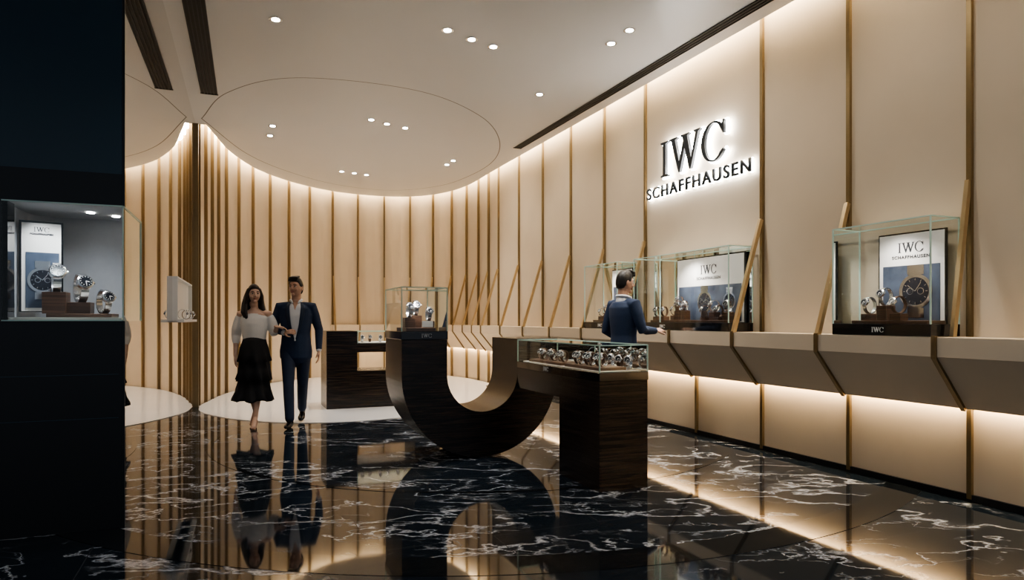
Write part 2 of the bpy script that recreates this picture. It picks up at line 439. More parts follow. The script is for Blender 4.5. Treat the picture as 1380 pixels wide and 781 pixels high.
def text(name, s, width, height, ext, off, mat, parent, loc, rot, spacing=1.15):
    tc = bpy.data.curves.new('t', 'FONT'); tc.body = s; tc.align_x = 'CENTER'; tc.size = 1; tc.space_character = spacing
    tc.extrude = 0; tc.offset = off/height*.72
    me = to_mesh(tc, name)
    xs = [v.co.x for v in me.vertices]; ys = [v.co.y for v in me.vertices]
    w0 = max(xs)-min(xs); h0 = max(ys)-min(ys); cx = (max(xs)+min(xs))/2; y0 = min(ys)
    for v in me.vertices:
        v.co.x = (v.co.x-cx)*(width+2*off)/w0; v.co.y = (v.co.y-y0)*(height+2*off)/h0-off
    if ext:
        bm = bmesh.new(); bm.from_mesh(me)
        r = bmesh.ops.extrude_face_region(bm, geom=bm.faces[:])
        for v in [g for g in r['geom'] if isinstance(g, bmesh.types.BMVert)]: v.co.z += ext
        bmesh.ops.recalc_face_normals(bm, faces=bm.faces); bm.to_mesh(me); bm.free()
    o = link(name, me, mat, parent); o.location = loc; o.rotation_euler = rot; return o
R90 = (math.radians(90), 0, 0)
WALLROT = HA-math.pi/2      # local X = toward camera along the wall, local Y = into the wall
c = wallpt(.82)
sg = empty('illuminated_wall_sign', (c.x, c.y, 0), WALLROT)
big_letters('letters_large', .40, .018, 0, M['sign'], sg, (0, -.078, 2.885), R90)
big_letters('halo_large', .40, .012, .014, M['halo'], sg, (0, -.045, 2.885), R90)
text('letters_small', 'SCHAFFHAUSEN', 1.74, .13, .022, .003, M['sign'], sg, (0, -.042, 2.68), R90, 1.2)
text('halo_small', 'SCHAFFHAUSEN', 1.74, .13, .012, .008, M['halo'], sg, (0, -.025, 2.68), R90, 1.2)

# ---------------------------------------------------------------- watches / display cases
def watch_mesh(strapmat):
    m = MB(); R = .042
    m.cur = 1
    seg = 40; vs = []; fs = []
    for k in range(seg):
        a = 2*math.pi*k/seg
        for (dr, x) in ((0, -.011), (0, .011), (.005, .011), (.005, -.011)):
            r = R+dr; vs.append((x, r*.85*math.cos(a), R+.004+r*math.sin(a)))
    for k in range(seg):
        for j in range(4):
            a = k*4+j; b = k*4+(j+1) % 4; c_ = ((k+1) % seg)*4
            fs.append((a, b, c_+(j+1) % 4, c_+j))
    m.add(vs, fs)
    ax = Vector((0, -math.cos(.45), math.sin(.45))); c0 = Vector((0, 0, R+.004))+ax*R*.9
    m.cur = 0; m.cyl(c0-ax*.004, ax, .024, .012, 28); m.cyl(c0+ax*.008, ax, .024, .003, 28, .020)
    m.cyl(c0+Vector((.022, 0, 0)), (1, 0, 0), .004, .007, 10)
    m.cur = 2; m.cyl(c0+ax*.0112, ax, .0185, .0008, 24)
    m.cur = 3
    sx = Vector((1, 0, 0)); cc = c0+ax*.0128
    up = ax.cross(sx)*-1
    m.beam(cc, cc+up*.013, ax, .0004, .001); m.beam(cc, cc+sx*.010+up*.003, ax, .0004, .0012)
    for i in range(12):
        a = i*math.pi/6; d = sx*math.cos(a)+up*math.sin(a); m.beam(cc+d*.014, cc+d*.0172, ax, .0004, .0009)
    me = m.mesh('wrist_watch')
    for mt in (M['steel'], strapmat, M['dial'], M['print_w']): me.materials.append(mt)
    for i, p in enumerate(me.polygons): p.material_index = m.mi[i]
    return me
WM = [watch_mesh(M['steel']), watch_mesh(M['leather'])]
def put_watch(parent, x, y, z, s=1., rz=0., k=0, stand=None):
    if stand:
        b = MB(); b.box(x-.032*s, x+.032*s, y-.032*s, y+.032*s, z, z+stand); b.obj('stand', M['block'], parent, bevel=.003); z += stand
    o = bpy.data.objects.new('watch', WM[k % 2]); COL.objects.link(o); o.parent = parent; o.location = (x, y, z+.0005); o.scale = (s,)*3; o.rotation_euler = (0, 0, rz)
def glass_box(parent, x0, x1, y0, y1, z0, z1, bottom=False, divs=()):
    m = MB()
    m.add([(x0, y0, z0), (x1, y0, z0), (x1, y0, z1), (x0, y0, z1)], [(0, 1, 2, 3)])
    m.add([(x0, y1, z0), (x1, y1, z0), (x1, y1, z1), (x0, y1, z1)], [(3, 2, 1, 0)])
    m.add([(x0, y0, z0), (x0, y1, z0), (x0, y1, z1), (x0, y0, z1)], [(3, 2, 1, 0)])
    m.add([(x1, y0, z0), (x1, y1, z0), (x1, y1, z1), (x1, y0, z1)], [(0, 1, 2, 3)])
    m.add([(x0, y0, z1), (x1, y0, z1), (x1, y1, z1), (x0, y1, z1)], [(0, 1, 2, 3)])
    m.obj('glass', M['glass'], parent)
    m = MB(); e = .0045
    for x in (x0, x1):
        for y in (y0, y1): m.box(x-e, x+e, y-e, y+e, z0, z1)
        m.box(x-e, x+e, y0, y1, z1-e, z1+e)
    for y in (y0, y1): m.box(x0, x1, y-e, y+e, z1-e, z1+e)
    for d in divs: m.box(d-e, d+e, y0-e, y0+e, z0, z1)
    m.obj('glass_edges', M['gedge'], parent)
def base(parent, x0, x1, y0, y1, z0, z1, mat='black', name='base', bevel=.004):
    m = MB(); m.box(x0, x1, y0, y1, z0, z1); return m.obj(name, M[mat], parent, bevel=bevel)
def photo_dial(m, cx, y, cz, r):
    """flat printed watch face"""
    m.cur = 0; m.cyl((cx, y, cz), (0, -1, 0), r, .0015, 40)
    m.cur = 1; m.cyl((cx, y-.0016, cz), (0, -1, 0), r*.80, .001, 40)
    m.cur = 0
    for i in range(12):
        a = i*math.pi/6; d = Vector((math.cos(a), 0, math.sin(a))); c_ = Vector((cx, y-.003, cz))
        m.beam(c_+d*r*.62, c_+d*r*.74, (0, 1, 0), .0005, r*.02)
    for sx in (-.32, .32): m.cyl((cx+sx*r, y-.0027, cz), (0, -1, 0), r*.2, .0008, 20)
    m.cur = 1
    for sx in (-.32, .32): m.cyl((cx+sx*r, y-.0036, cz), (0, -1, 0), r*.16, .0006, 20)
    m.cur = 0
    c_ = Vector((cx, y-.0045, cz)); m.beam(c_, c_+Vector((-.45, 0, .35))*r, (0, 1, 0), .0005, r*.025); m.beam(c_, c_+Vector((.35, 0, .5))*r, (0, 1, 0), .0005, r*.025)
    m.beam(Vector((cx, y, cz+r*.95)), Vector((cx, y, cz+r*1.5)), (0, 1, 0), .001, r*.5); m.beam(Vector((cx, y, cz-r*.95)), Vector((cx, y, cz-r*1.5)), (0, 1, 0), .001, r*.5)
def poster(parent, x0, x1, y, z0, z1, pic=True, px=None):
    m = MB(); m.box(x0-.012, x1+.012, y+.001, y+.015, z0-.005, z1+.012); m.obj('board_frame', M['black'], parent)
    m = MB(); m.box(x0, x1, y-.004, y, z0, z1); m.obj('poster', M['poster'], parent)
    cx = (x0+x1)/2; wd = min(x1-x0, (z1-z0)*.95)
    big_letters('poster_letters', wd*.145, .0008, 0, M['ink'], parent, (cx, y-.006, z1-wd*.27), R90)
    text('poster_text', 'SCHAFFHAUSEN', wd*.58, wd*.045, 0, .0012, M['ink'], parent, (cx, y-.006, z1-wd*.36), R90, 1.2)
    if pic:
        a, b = (x0+.03, x1-.03) if px is None else px
        zt = z1-wd*.46
        m = MB(); m.box(a, b, y-.006, y-.004, z0+.01, zt); m.obj('poster_picture', M['photo'], parent)
        m = MB(); r = (zt-z0)*.30
        photo_dial(m, (a+b)/2+(-.06 if wd > .6 else .04), y-.007, (z0+zt)/2+.02, r)
        if b-a > .8:
            photo_dial(m, b-.17, y-.007, (z0+zt)/2+.02, r*.8)
        m.obj('poster_watch_print', [M['steel'], M['dial']], parent)

def wall_case(t0, t1, kind):
    c = wallpt(t0, .34); ln = t1-t0
    e = empty('watch_display_case', (c.x, c.y, 0), WALLROT)
    Dp = .29; z = 1.132
    base(e, -.005, ln+.005, -.005, Dp+.005, z, z+.085)
    glass_box(e, 0, ln, 0, Dp, z+.085, 1.95, divs=[ln*.32] if ln > 1.2 else ())
    big_letters('base_letters', .036, .001, 0, M['print_w'], e, (ln*.5 if ln < 1 else ln*.35, -.0075, z+.025), R90)
    base(e, ln*.16, ln*.93, .05, .24, z+.085, z+.11, 'block', 'plinth')
    zz = z+.11
    if ln > 1.2:
        poster(e, ln*.30, ln*.95, Dp-.03, z+.09, 1.90, True)
        for i in range(5): put_watch(e, .62+i*.045, .12+.02*(i % 2), zz, 1.15, .2*(i-2), i, stand=.05+.05*(i % 3))
        for i in range(4): put_watch(e, 1.12+i*.10, .13+.03*(i % 2), zz, 1.3, .3*(i-2), i+1, stand=.03+.05*(i % 2))
        for i in range(2): put_watch(e, .30+i*.13, .12, zz, 1.2, .2, i, stand=.04)
    elif ln > .7 and kind == 'A':
        poster(e, ln*.26, ln*.90, Dp-.03, z+.09, 1.88, True)
        put_watch(e, ln*.30, .11, zz, 1.35, -.1, 0, stand=.05); put_watch(e, ln*.46, .12, zz, 1.4, -.1, 0, stand=.11); put_watch(e, ln*.62, .09, zz, 1.35, -.3, 1, stand=.05)
    else:
        poster(e, ln*.35, ln*.92, Dp-.03, z+.09, 1.88, True)
        put_watch(e, ln*.3, .12, zz, 1.1, 0, 0, stand=.05); put_watch(e, ln*.5, .10, zz, 1.1, 0, 1, stand=.09)
    # added spot without a lamp body, brightens the case interior
    spot('added_case_fill', (ln/2, .03, 1.93), (ln/2, .17, 1.2), 22 if ln < 1 else 38, 130, 1, (1, .95, .9), .03, e)
    return e
wall_case(2.90, 3.69, 'A'); wall_case(.10, 1.71, 'B'); wall_case(-1.08, -.27, 'C')

# ---------------------------------------------------------------- U shaped counter
U = empty('curved_display_counter', (-.263, 6.07, 0), HA)
m = MB(); Ro, Ri, zc, zt, dp = .75, .34, .752, 1.07, .65
pro = [(-Ro, zt, -Ri, zt), (-Ro, .9, -Ri, .9)]
for i in range(49):
    a = math.pi+math.pi*i/48; pro.append((Ro*math.cos(a), zc+Ro*math.sin(a), Ri*math.cos(a), zc+Ri*math.sin(a)))
pro += [(Ro, .9, Ri, .9), (Ro, zt, Ri, zt)]
vs = []; fs = []
for xo, zo, xi, zi in pro: vs += [(xo, 0, zo), (xi, 0, zi), (xi, dp, zi), (xo, dp, zo)]
for i in range(len(pro)-1):
    for j in range(4):
        a = i*4+j; b = i*4+(j+1) % 4; fs.append((a, b, b+4, a+4))
fs += [(0, 1, 2, 3), tuple(len(vs)-4+j for j in (3, 2, 1, 0))]
m.add(vs, fs); u_o = m.obj('u_shaped_body', M['ebony'], U)
for p in u_o.data.polygons: p.use_smooth = False
m = MB(); m.box(Ri, Ro, -1.5, -.002, .62, .80); m.box(Ri, Ro, -1.5, -.86, 0.0, .62); m.obj('counter_leg_and_bridge', M['ebony'], U)
base(U, Ri-.006, Ro+.006, -1.506, -.003, .80, .862)
glass_box(U, Ri, Ro, -1.5, -.01, .862, 1.06)
big_letters('counter_letters', .034, .001, 0, M['print_w'], U, (Ri-.0085, -.62, .815), (math.radians(90), 0, math.radians(-90)))
base(U, Ri+.03, Ro-.03, -1.46, -.06, .862, .868, 'cream', 'lining')
base(U, Ri+.05, Ro-.12, -1.40, -.85, .868, .892, 'block', 'tray'); base(U, Ri+.05, Ro-.12, -.78, -.15, .868, .892, 'block', 'tray_2')
for i in range(6):
    put_watch(U, Ri+.13+.02*(i % 2), -1.33+i*.085, .892, 1.15, math.radians(-70), i)
    put_watch(U, Ri+.13+.02*(i % 2), -.70+i*.095, .892, 1.05, math.radians(-70), i+1)
for i in range(3): put_watch(U, Ro-.07, -1.36+i*.13, .868, 1.2, math.radians(-50), i)
# case on the far arm
base(U, -Ro-.006, -Ri+.006, -.006, dp+.006, 1.072, 1.145)
glass_box(U, -Ro, -Ri, 0, dp, 1.145, 1.53)
big_letters('arm_letters', .034, .001, 0, M['print_w'], U, (-.53, -.009, 1.09), R90)
base(U, -.68, -.41, .12, .5, 1.145, 1.175, 'block', 'plinth')
put_watch(U, -.63, .22, 1.175, 1.5, 0, 0, stand=.09); put_watch(U, -.55, .30, 1.175, 1.5, 0, 0, stand=.11); put_watch(U, -.45, .22, 1.175, 1.4, 0, 0, stand=.06)
m = MB(); m.box(-.53, -.43, .14, .145, 1.18, 1.235); m.obj('price_card', M['print_w'], U)
spot('added_arm_case_fill', (-.54, .12, 1.515), (-.54, .3, 1.2), 7, 120, 1, (1, .95, .9), .02, U)  # added fill spot, no lamp body in this glass case

# ---------------------------------------------------------------- far counter
H = empty('stepped_display_counter', (-2.56, 9.22, 0.006), HA)
m = MB(); m.box(0, .42, 0, .62, 0, 1.08); m.box(.42, 1.25, 0, .62, 0, .52); m.box(.42, 1.25, 0, .62, .78, .90); m.box(1.25, 1.62, 0, .62, 0, .90)
m.obj('ebony_body', M['ebony'], H)
glass_box(H, .43, 1.60, .02, .60, .90, 1.07)
base(H, .46, 1.57, .05, .57, .90, .915, 'cream', 'lining')
for i in range(8): put_watch(H, .52+.13*i, .2+.1*(i % 2), .915, 1.15, 0, i)
spot('added_counter_fill', (.9, .3, 1.06), (.9, .3, .9), 3, 150, 1, (1, .95, .9), .02, H)  # fill spot added under the glass top, no real lamp there

# ---------------------------------------------------------------- left shop-window block
F = empty('shop_window_vitrine', (K.x, K.y, 0), MA)
base(F, -2.2, -.001, .0, .70, 0, 1.24, 'matblack', 'base', 0)
base(F, -2.2, -.001, .0, .70, 1.93, 2.12, 'matblack', 'header', 0)
base(F, -2.2, -.001, .0, .70, 2.12, CZ, 'navy', 'upper_panel', 0)
m = MB()
for z in (.92, .66): m.box(-2.2, -.02, -.002, 0.0, z, z+.004)
m.obj('base_panel_lines', M['navy'], F)
base(F, -.62, -.57, 0, .12, 1.24, 1.93, 'black', 'frame', 0)
m = MB()   # curved lining
pts = [(-.60, .02), (-.60, .45)]+[(-.45-.15*math.cos(a), .50+.15*math.sin(a)) for a in [i*math.pi/16 for i in range(1, 9)]]+[(-.03, .66)]
vs = []; 
for x, y in pts: vs += [(x, y, 1.24), (x, y, 1.93)]
m.add(vs, [(2*i, 2*i+2, 2*i+3, 2*i+1) for i in range(len(pts)-1)]); m.obj('lining', M['grey'], F, smooth=True)
m = MB(); m.box(-.6, -.01, .01, .66, 1.925, 1.929); m.obj('lining_top', M['grey'], F)
m = MB(); m.box(-.6, -.005, .012, .66, 1.24, 1.262); m.obj('stage', M['cream'], F)
m = MB(); m.cyl((-.22, .30, 1.918), (0, 0, 1), .022, .006); m.cyl((-.10, .42, 1.918), (0, 0, 1), .022, .006); m.obj('lamp_lenses', M['down'], F)
m = MB()
m.add([(-.6, .0, 1.24), (-.005, 0, 1.24), (-.005, 0, 1.93), (-.6, 0, 1.93)], [(0, 1, 2, 3)])
m.add([(.006, 0, 1.24), (.006, .7, 1.24), (.006, .7, 1.93), (.006, 0, 1.93)], [(0, 1, 2, 3)])
m.obj('glass', M['glass'], F)
m = MB(); e = .003
m.box(-.6, .006, -e, e, 1.924, 1.932); m.box(0, .008, -.003, .003, 1.24, 1.93); m.box(0.002, .012, .0, .7, 1.92, 1.93); m.box(0.002, .012, .694, .702, 1.24, 1.93)
m.box(-.6, .006, -e, e, 1.24, 1.247)
m.obj('glass_edges', M['gedge'], F)
pe = empty('standing_poster', (-.47, .30, 0), math.radians(18)); pe.parent = F
poster(pe, -.11, .09, 0, 1.30, 1.84, False)
m = MB(); m.box(-.09, .08, -.008, -.004, 1.32, 1.66); m.obj('poster_picture', M['photo'], pe)
m = MB(); photo_dial(m, -.005, -.01, 1.49, .078); m.obj('poster_watch_print', [M['steel'], M['dial']], pe)
base(F, -.42, -.08, .14, .40, 1.262, 1.285, 'block', 'plinth')
put_watch(F, -.38, .20, 1.285, 1.9, .3, 0, stand=.13); put_watch(F, -.26, .24, 1.285, 1.9, .5, 0, stand=.07); put_watch(F, -.13, .20, 1.285, 1.6, .6, 0)
spot('vitrine_lamp', (-.24, .16, 1.91), (-.24, .3, 1.26), 17, 130, 1, (.9, .95, 1), .03, F)
spot('vitrine_lamp', (-.45, .14, 1.91), (-.45, .3, 1.5), 8, 100, 1, (.9, .95, 1), .03, F)
# small lit niche set in the mirror wall
N = empty('wall_niche_display', (K.x, K.y, 0), MA)
m = MB(); y0, y1, z0, z1 = 2.75, 4.55, 1.25, 1.66
m.box(.012, .02, y0, y1, z0, z1); m.obj('back_panel', M['print_w'], N)
m = MB(); m.box(.012, .06, y0-.015, y0, z0-.015, z1+.015); m.box(.012, .06, y1, y1+.015, z0-.015, z1+.015); m.box(.012, .06, y0, y1, z1, z1+.015); m.box(.012, .06, y0, y1, z0-.03, z0); m.obj('frame', M['print_w'], N)
for i in range(3): put_watch(N, .07, 3.1+i*.5, z0, 1.1, math.pi/2, i)
m = MB(); m.box(.012, .115, y0, y1, z0-.03, z0-.001); m.obj('shelf', M['print_w'], N)

# ---------------------------------------------------------------- people
def hand(mb, wrist, d, nrm, thumb, curl=.35, s=1.):
    wrist, d, nrm = Vector(wrist), Vector(d).normalized(), Vector(nrm)
    nrm = (nrm-d*nrm.dot(d)).normalized(); sd = d.cross(nrm)*thumb   # thumb side
    mb.tube([wrist-d*.02*s, wrist+d*.02*s, wrist+d*.055*s, wrist+d*.088*s], [(.024*s, .018*s), (.032*s, .017*s), (.039*s, .016*s), (.036*s, .012*s)], 14, side=sd)
    lens = (.072, .080, .074, .058)
    for i in range(4):
        o = sd*(.029-.0195*i)*s; p = wrist+d*.082*s+o; pts = [p-d*.015*s, p]; a = curl*.5; 
        for k, fr in enumerate((.46, .30, .24)):
            dd = d*math.cos(a)+nrm*math.sin(a)+sd*(.05-.035*i); p = p+dd.normalized()*lens[i]*fr*s; pts.append(p); a += curl
        mb.tube(pts, [.0088*s, .0088*s, .0082*s, .0076*s, .0066*s], 10, side=sd)
    b = wrist+d*.028*s+sd*.026*s
    t1 = b+(d*.6+sd*.7+nrm*.25).normalized()*.034*s; t2 = t1+(d*.85+sd*.35+nrm*.35).normalized()*.028*s; t3 = t2+(d*.95+nrm*.3).normalized()*.022*s
    mb.tube([b-sd*.012*s, b, t1, t2, t3], [.012*s, .012*s, .0105*s, .009*s, .0075*s], 10, side=nrm)
def head_fn(k=1., s=1.):
    def fn(d):
        x, y, z = d.x*.074, d.y*.096, d.z*.116
        if d.z < 0:
            q = -d.z; x *= 1-.30*q**1.4
            if d.y > 0: y *= 1-.45*q
            else: y *= 1-.10*q
        if d.y < 0: y *= .95
        return Vector((x, y, z))*k*s
    return fn
def lerp_tab(tab, v):
    if v <= tab[0][0]: return tab[0][1]
    for (a, b), (c_, d_) in zip(tab, tab[1:]):
        if v <= c_: return b+(d_-b)*(v-a)/(c_-a)
    return tab[-1][1]
def make_head(parent, center, yaw, pitch, female, skin, hair, s=1.):
    h = empty('head', center); h.parent = parent; h.rotation_euler = (pitch, 0, yaw)
    mb = MB(); mb.ball((0, 0, 0), 1, 36, 26, head_fn(1., s))
    mb.tube([Vector((0, -.088, .026))*s, Vector((0, -.101, -.004))*s, Vector((0, -.108, -.024))*s], [.007*s, .009*s, .0125*s], 12)
    for sx in (-1, 1):
        mb.ball(Vector((sx*.010, -.095, -.027))*s, (.008*s, .009*s, .007*s))
        mb.ball(Vector((sx*.075, .010, -.004))*s, (.009*s, .019*s, .031*s))
        mb.ball(Vector((sx*.034, -.060, -.030))*s, (.024*s, .020*s, .022*s))
        mb.tube([Vector((sx*.012, -.084, .028))*s, Vector((sx*.046, -.070, .026))*s], [.010*s, .008*s], 10)
    mb.ball(Vector((0, -.068, -.090))*s, (.022*s, .018*s, .018*s))
    mb.tube([Vector((0, .018, -.05))*s, Vector((0, .025, -.13))*s], [.05*s, .05*s], 16)
    remeshed(mb, 'face', skin, h, .0045, 2)
    mb = MB()
    for sx in (-1, 1): mb.ball(Vector((sx*.031, -.0765, .006))*s, (.0125*s, .0105*s, .0085*s))
    mb.obj('eyes', M['eyew'], h, True)
    mb = MB()
    for sx in (-1, 1): mb.ball(Vector((sx*.031, -.0845, .006))*s, (.0065*s, .0035*s, .0065*s))
    mb.obj('irises', M['iris'], h, True)
    mb = MB()
    for sx in (-1, 1):
        mb.tube([Vector((sx*.015, -.0945, .029))*s, Vector((sx*.032, -.092, .034))*s, Vector((sx*.050, -.078, .029))*s], [.003*s, .0038*s, .002*s], 8)
        mb.tube([Vector((sx*.019, -.088, .010))*s, Vector((sx*.031, -.090, .016))*s, Vector((sx*.044, -.082, .010))*s], [.0018*s]*3, 8)
    mb.obj('brows', hair, h, True)
    mb = MB(); mb.tube([Vector((-.024, -.076, -.054))*s, Vector((-.01, -.088, -.051))*s, Vector((.01, -.088, -.051))*s, Vector((.024, -.076, -.054))*s], [.002*s, .005*s, .005*s, .002*s], 8)
    mb.tube([Vector((-.018, -.080, -.058))*s, Vector((0, -.088, -.061))*s, Vector((.018, -.080, -.058))*s], [.003*s, .006*s, .003*s], 8)
    mb.obj('lips', M['lip'], h, True)
    tab = [(-1, .60), (-.55, .52), (-.35, .12), (0, .02), (.3, -.25), (.6, -.62), (1, -.62)] if not female else [(-1, .66), (-.6, .50), (-.42, -.1), (-.2, -.7), (.3, -.95), (1, -1)]
    base_fn = head_fn(1., s)
    def hf(d):
        thr = lerp_tab(tab, d.y); k = max(0, min(1, (d.z-thr)/.12+.5))
        v = base_fn(d); thick = 1.09+.09*max(0, d.z)+(.03 if not female else .06)*max(0, -d.y)*max(0, d.z)
        if d.z < 0: v = Vector((d.x*.074, d.y*.096, d.z*.112))*s
        j = 1+.012*math.sin(d.x*31+d.y*17)*math.sin(d.y*23+d.z*9)
        return v*(.90+(thick*j-.90)*k)
    mb = MB(); mb.ball((0, 0, 0), 1, 48, 36, hf)
    if female:
        mb.tube([Vector((0, .055, .02)), Vector((0, .075, -.10)), Vector((.0, .085, -.22)), Vector((0, .075, -.31))], [(.07, .04), (.085, .045), (.095, .04), (.05, .025)], 18)
        for sx in (-1, 1):
            for j in range(3):
                a = .02*j
                mb.tube([Vector((sx*.055, -.02+a, .06)), Vector((sx*.082, -.012+a, -.02)), Vector((sx*(.088+.008*j), .005+a, -.11)), Vector((sx*(.10+.01*j), -.015+a, -.20)), Vector((sx*.085, -.035+a, -.27-.02*j))], [.022, .026, .026, .024, .010], 12)
        remeshed(mb, 'hair', hair, h, .006, 1)
    else:
        for j in range(7):
            x = -.05+.016*j; mb.tube([Vector((x, -.082, .075))*s, Vector((x*.9+.01, -.085, .108))*s, Vector((x*.8+.015, -.03, .130))*s], [.010*s, .016*s, .012*s], 10)
        remeshed(mb, 'hair', hair, h, .005, 1)
    return h
def patch(parent, name, target, mat, rows, off=.006, z_steps=24, x_steps=8):
    """cloth patch projected on the front (-Y) of target. rows: list of (z, xl, xr)"""
    me = target.data; bvh = BVHTree.FromPolygons([v.co.copy() for v in me.vertices], [tuple(p.vertices) for p in me.polygons])
    zs = [r[0] for r in rows]; vs = []; ok = []
    for i in range(z_steps+1):
        z = zs[0]+(zs[-1]-zs[0])*i/z_steps
        for (a, b) in zip(rows, rows[1:]):
            if min(a[0], b[0])-1e-6 <= z <= max(a[0], b[0])+1e-6:
                f = (z-a[0])/(b[0]-a[0]) if b[0] != a[0] else 0; xl = a[1]+(b[1]-a[1])*f; xr = a[2]+(b[2]-a[2])*f
        for j in range(x_steps+1):
            x = xl+(xr-xl)*j/x_steps; hit = bvh.ray_cast(Vector((x, -1, z)), Vector((0, 1, 0)))[0]
            vs.append((x, (hit.y if hit else 0)-off, z)); ok.append(hit is not None)
    n = x_steps+1; fs = []
    for i in range(z_steps):
        for j in range(x_steps):
            q = (i*n+j, i*n+j+1, (i+1)*n+j+1, (i+1)*n+j)
            if all(ok[k] for k in q): fs.append(q)
    mb = MB(); mb.add(vs, fs); o = mb.obj(name, mat, parent, True)
    s_ = o.modifiers.new('s', 'SOLIDIFY'); s_.thickness = .004; s_.offset = 0
    return o
def V(*a): return Vector(a)
def mix(a, b, f): return Vector(a).lerp(Vector(b), f)
def suit_man(name, loc, rz, J, headyaw, headpitch, s=1.):
    p = empty(name, loc, rz); p.scale = (s,)*3
    # jacket
    mb = MB()
    lean = J.get('lean', 0)
    tors = [(.80, .185, .125), (.88, .188, .128), (.98, .172, .118), (1.08, .163, .112), (1.20, .178, .120), (1.30, .192, .124), (1.38, .190, .112), (1.425, .145, .088), (1.445, .070, .052)]
    mb.tube([(0, lean*(z-.9)+(.01 if z > 1.35 else 0), z) for z, _, _ in tors], [(a, b) for _, a, b in tors], 28)
    for sd in ('l', 'r'):
        sh, el, wr = V(*J['sh_'+sd]), V(*J['el_'+sd]), V(*J['wr_'+sd]); inn = V(sh.x*.45, sh.y, sh.z+.015)
        mb.tube([inn, sh+V(0, 0, .003), mix(sh, el, .35), mix(sh, el, .8), el, mix(el, wr, .3), mix(el, wr, .96)], [.056, .066, .060, .052, .051, .047, .036], 18, side=(0, 1, 0))
    jk = remeshed(mb, 'jacket', M['suit'], p, .008, 3)
    # shirt front, open collar, lapels
    patch(p, 'shirt_front', jk, M['shirt'], [(1.455, -.055, .055), (1.40, -.068, .068), (1.2, -.048, .048), (1.00, -.008, .008)], .006)
    patch(p, 'open_neck', jk, M['skin'], [(1.455, -.034, .034), (1.42, -.018, .018), (1.37, -.002, .002)], .012, 10, 4)
    for sx in (-1, 1):
        r = [(1.45, .055, .085), (1.40, .066, .112), (1.30, .058, .106), (1.2, .046, .080), (1.02, .006, .020)]
        rows = [(z, min(sx*a, sx*b), max(sx*a, sx*b)) for z, a, b in r]
        patch(p, 'lapel', jk, M['suit2'], rows, .010, 20, 4)
    mb = MB()
    for sx in (-1, 1):
        mb.tube([(0, .072, 1.495), (sx*.048, .052, 1.495), (sx*.064, .005, 1.488), (sx*.050, -.050, 1.475), (sx*.034, -.080, 1.452)], [.013, .014, .015, .015, .010], 10)
    mb.tube([(0, .015, 1.425), (0, .014, 1.465)], [(.078, .072), (.066, .062)], 20)
    mb.obj('collar', M['shirt'], p, True)
    # trousers
    mb = MB(); mb.tube([(0, 0, .86), (0, 0, .95), (0, 0, 1.02)], [(.160, .108), (.155, .108), (.145, .10)], 24)
    for sd in ('l', 'r'):
        hp, kn, an = V(*J['hp_'+sd]), V(*J['kn_'+sd]), V(*J['an_'+sd])
        mb.tube([hp+V(0, 0, .03), mix(hp, kn, .2), mix(hp, kn, .6), kn, mix(kn, an, .3), mix(kn, an, .98)], [(.088, .098), (.088, .095), (.075, .080), (.064, .066), (.062, .064), (.053, .058)], 20)
    remeshed(mb, 'trousers', M['trouser'], p, .009, 3)
    # shoes
    mb = MB()
    for sd in ('l', 'r'):
        an, to = V(*J['an_'+sd]), V(*J['to_'+sd]); dd = (to-an); dd.z = 0; dd.normalize(); he = V(an.x, an.y, 0)-dd*.05; he.z = max(.032, an.z-.065)
        mb.tube([an, mix(an, he, .6)], [.040, .040], 14)
        mb.tube([he, mix(he, to, .35), mix(he, to, .75), to], [(.033, .032), (.038, .036), (.044, .030), (.030, .020)], 16, side=(-dd.y, dd.x, 0))
    remeshed(mb, 'shoes', M['shoe'], p, .007, 2)
    mb = MB()
    mb.tube([(0, .0, 1.44), (0, .004, 1.50), (0, -.002, 1.58)], [(.056, .062), .053, .050], 18)
    for sd in ('l', 'r'):
        el, wr = V(*J['el_'+sd]), V(*J['wr_'+sd]); mb.tube([mix(el, wr, .8), wr], [.028, .027], 12)
        hd = J['hand_'+sd]; hand(mb, wr, hd[0], hd[1], hd[2], hd[3])
    remeshed(mb, 'neck_and_hands', M['skin'], p, .0042, 1)
    mb = MB()
    for sd in ('l', 'r'):
        el, wr = V(*J['el_'+sd]), V(*J['wr_'+sd]); mb.tube([mix(el, wr, .9), mix(el, wr, 1.0)], [.034, .033], 16, side=(0, 1, 0))
    mb.obj('cuffs', M['shirt'], p, True)
    make_head(p, (0, -.018, 1.635), headyaw, headpitch, False, M['skin'], M['hair'])
    return p
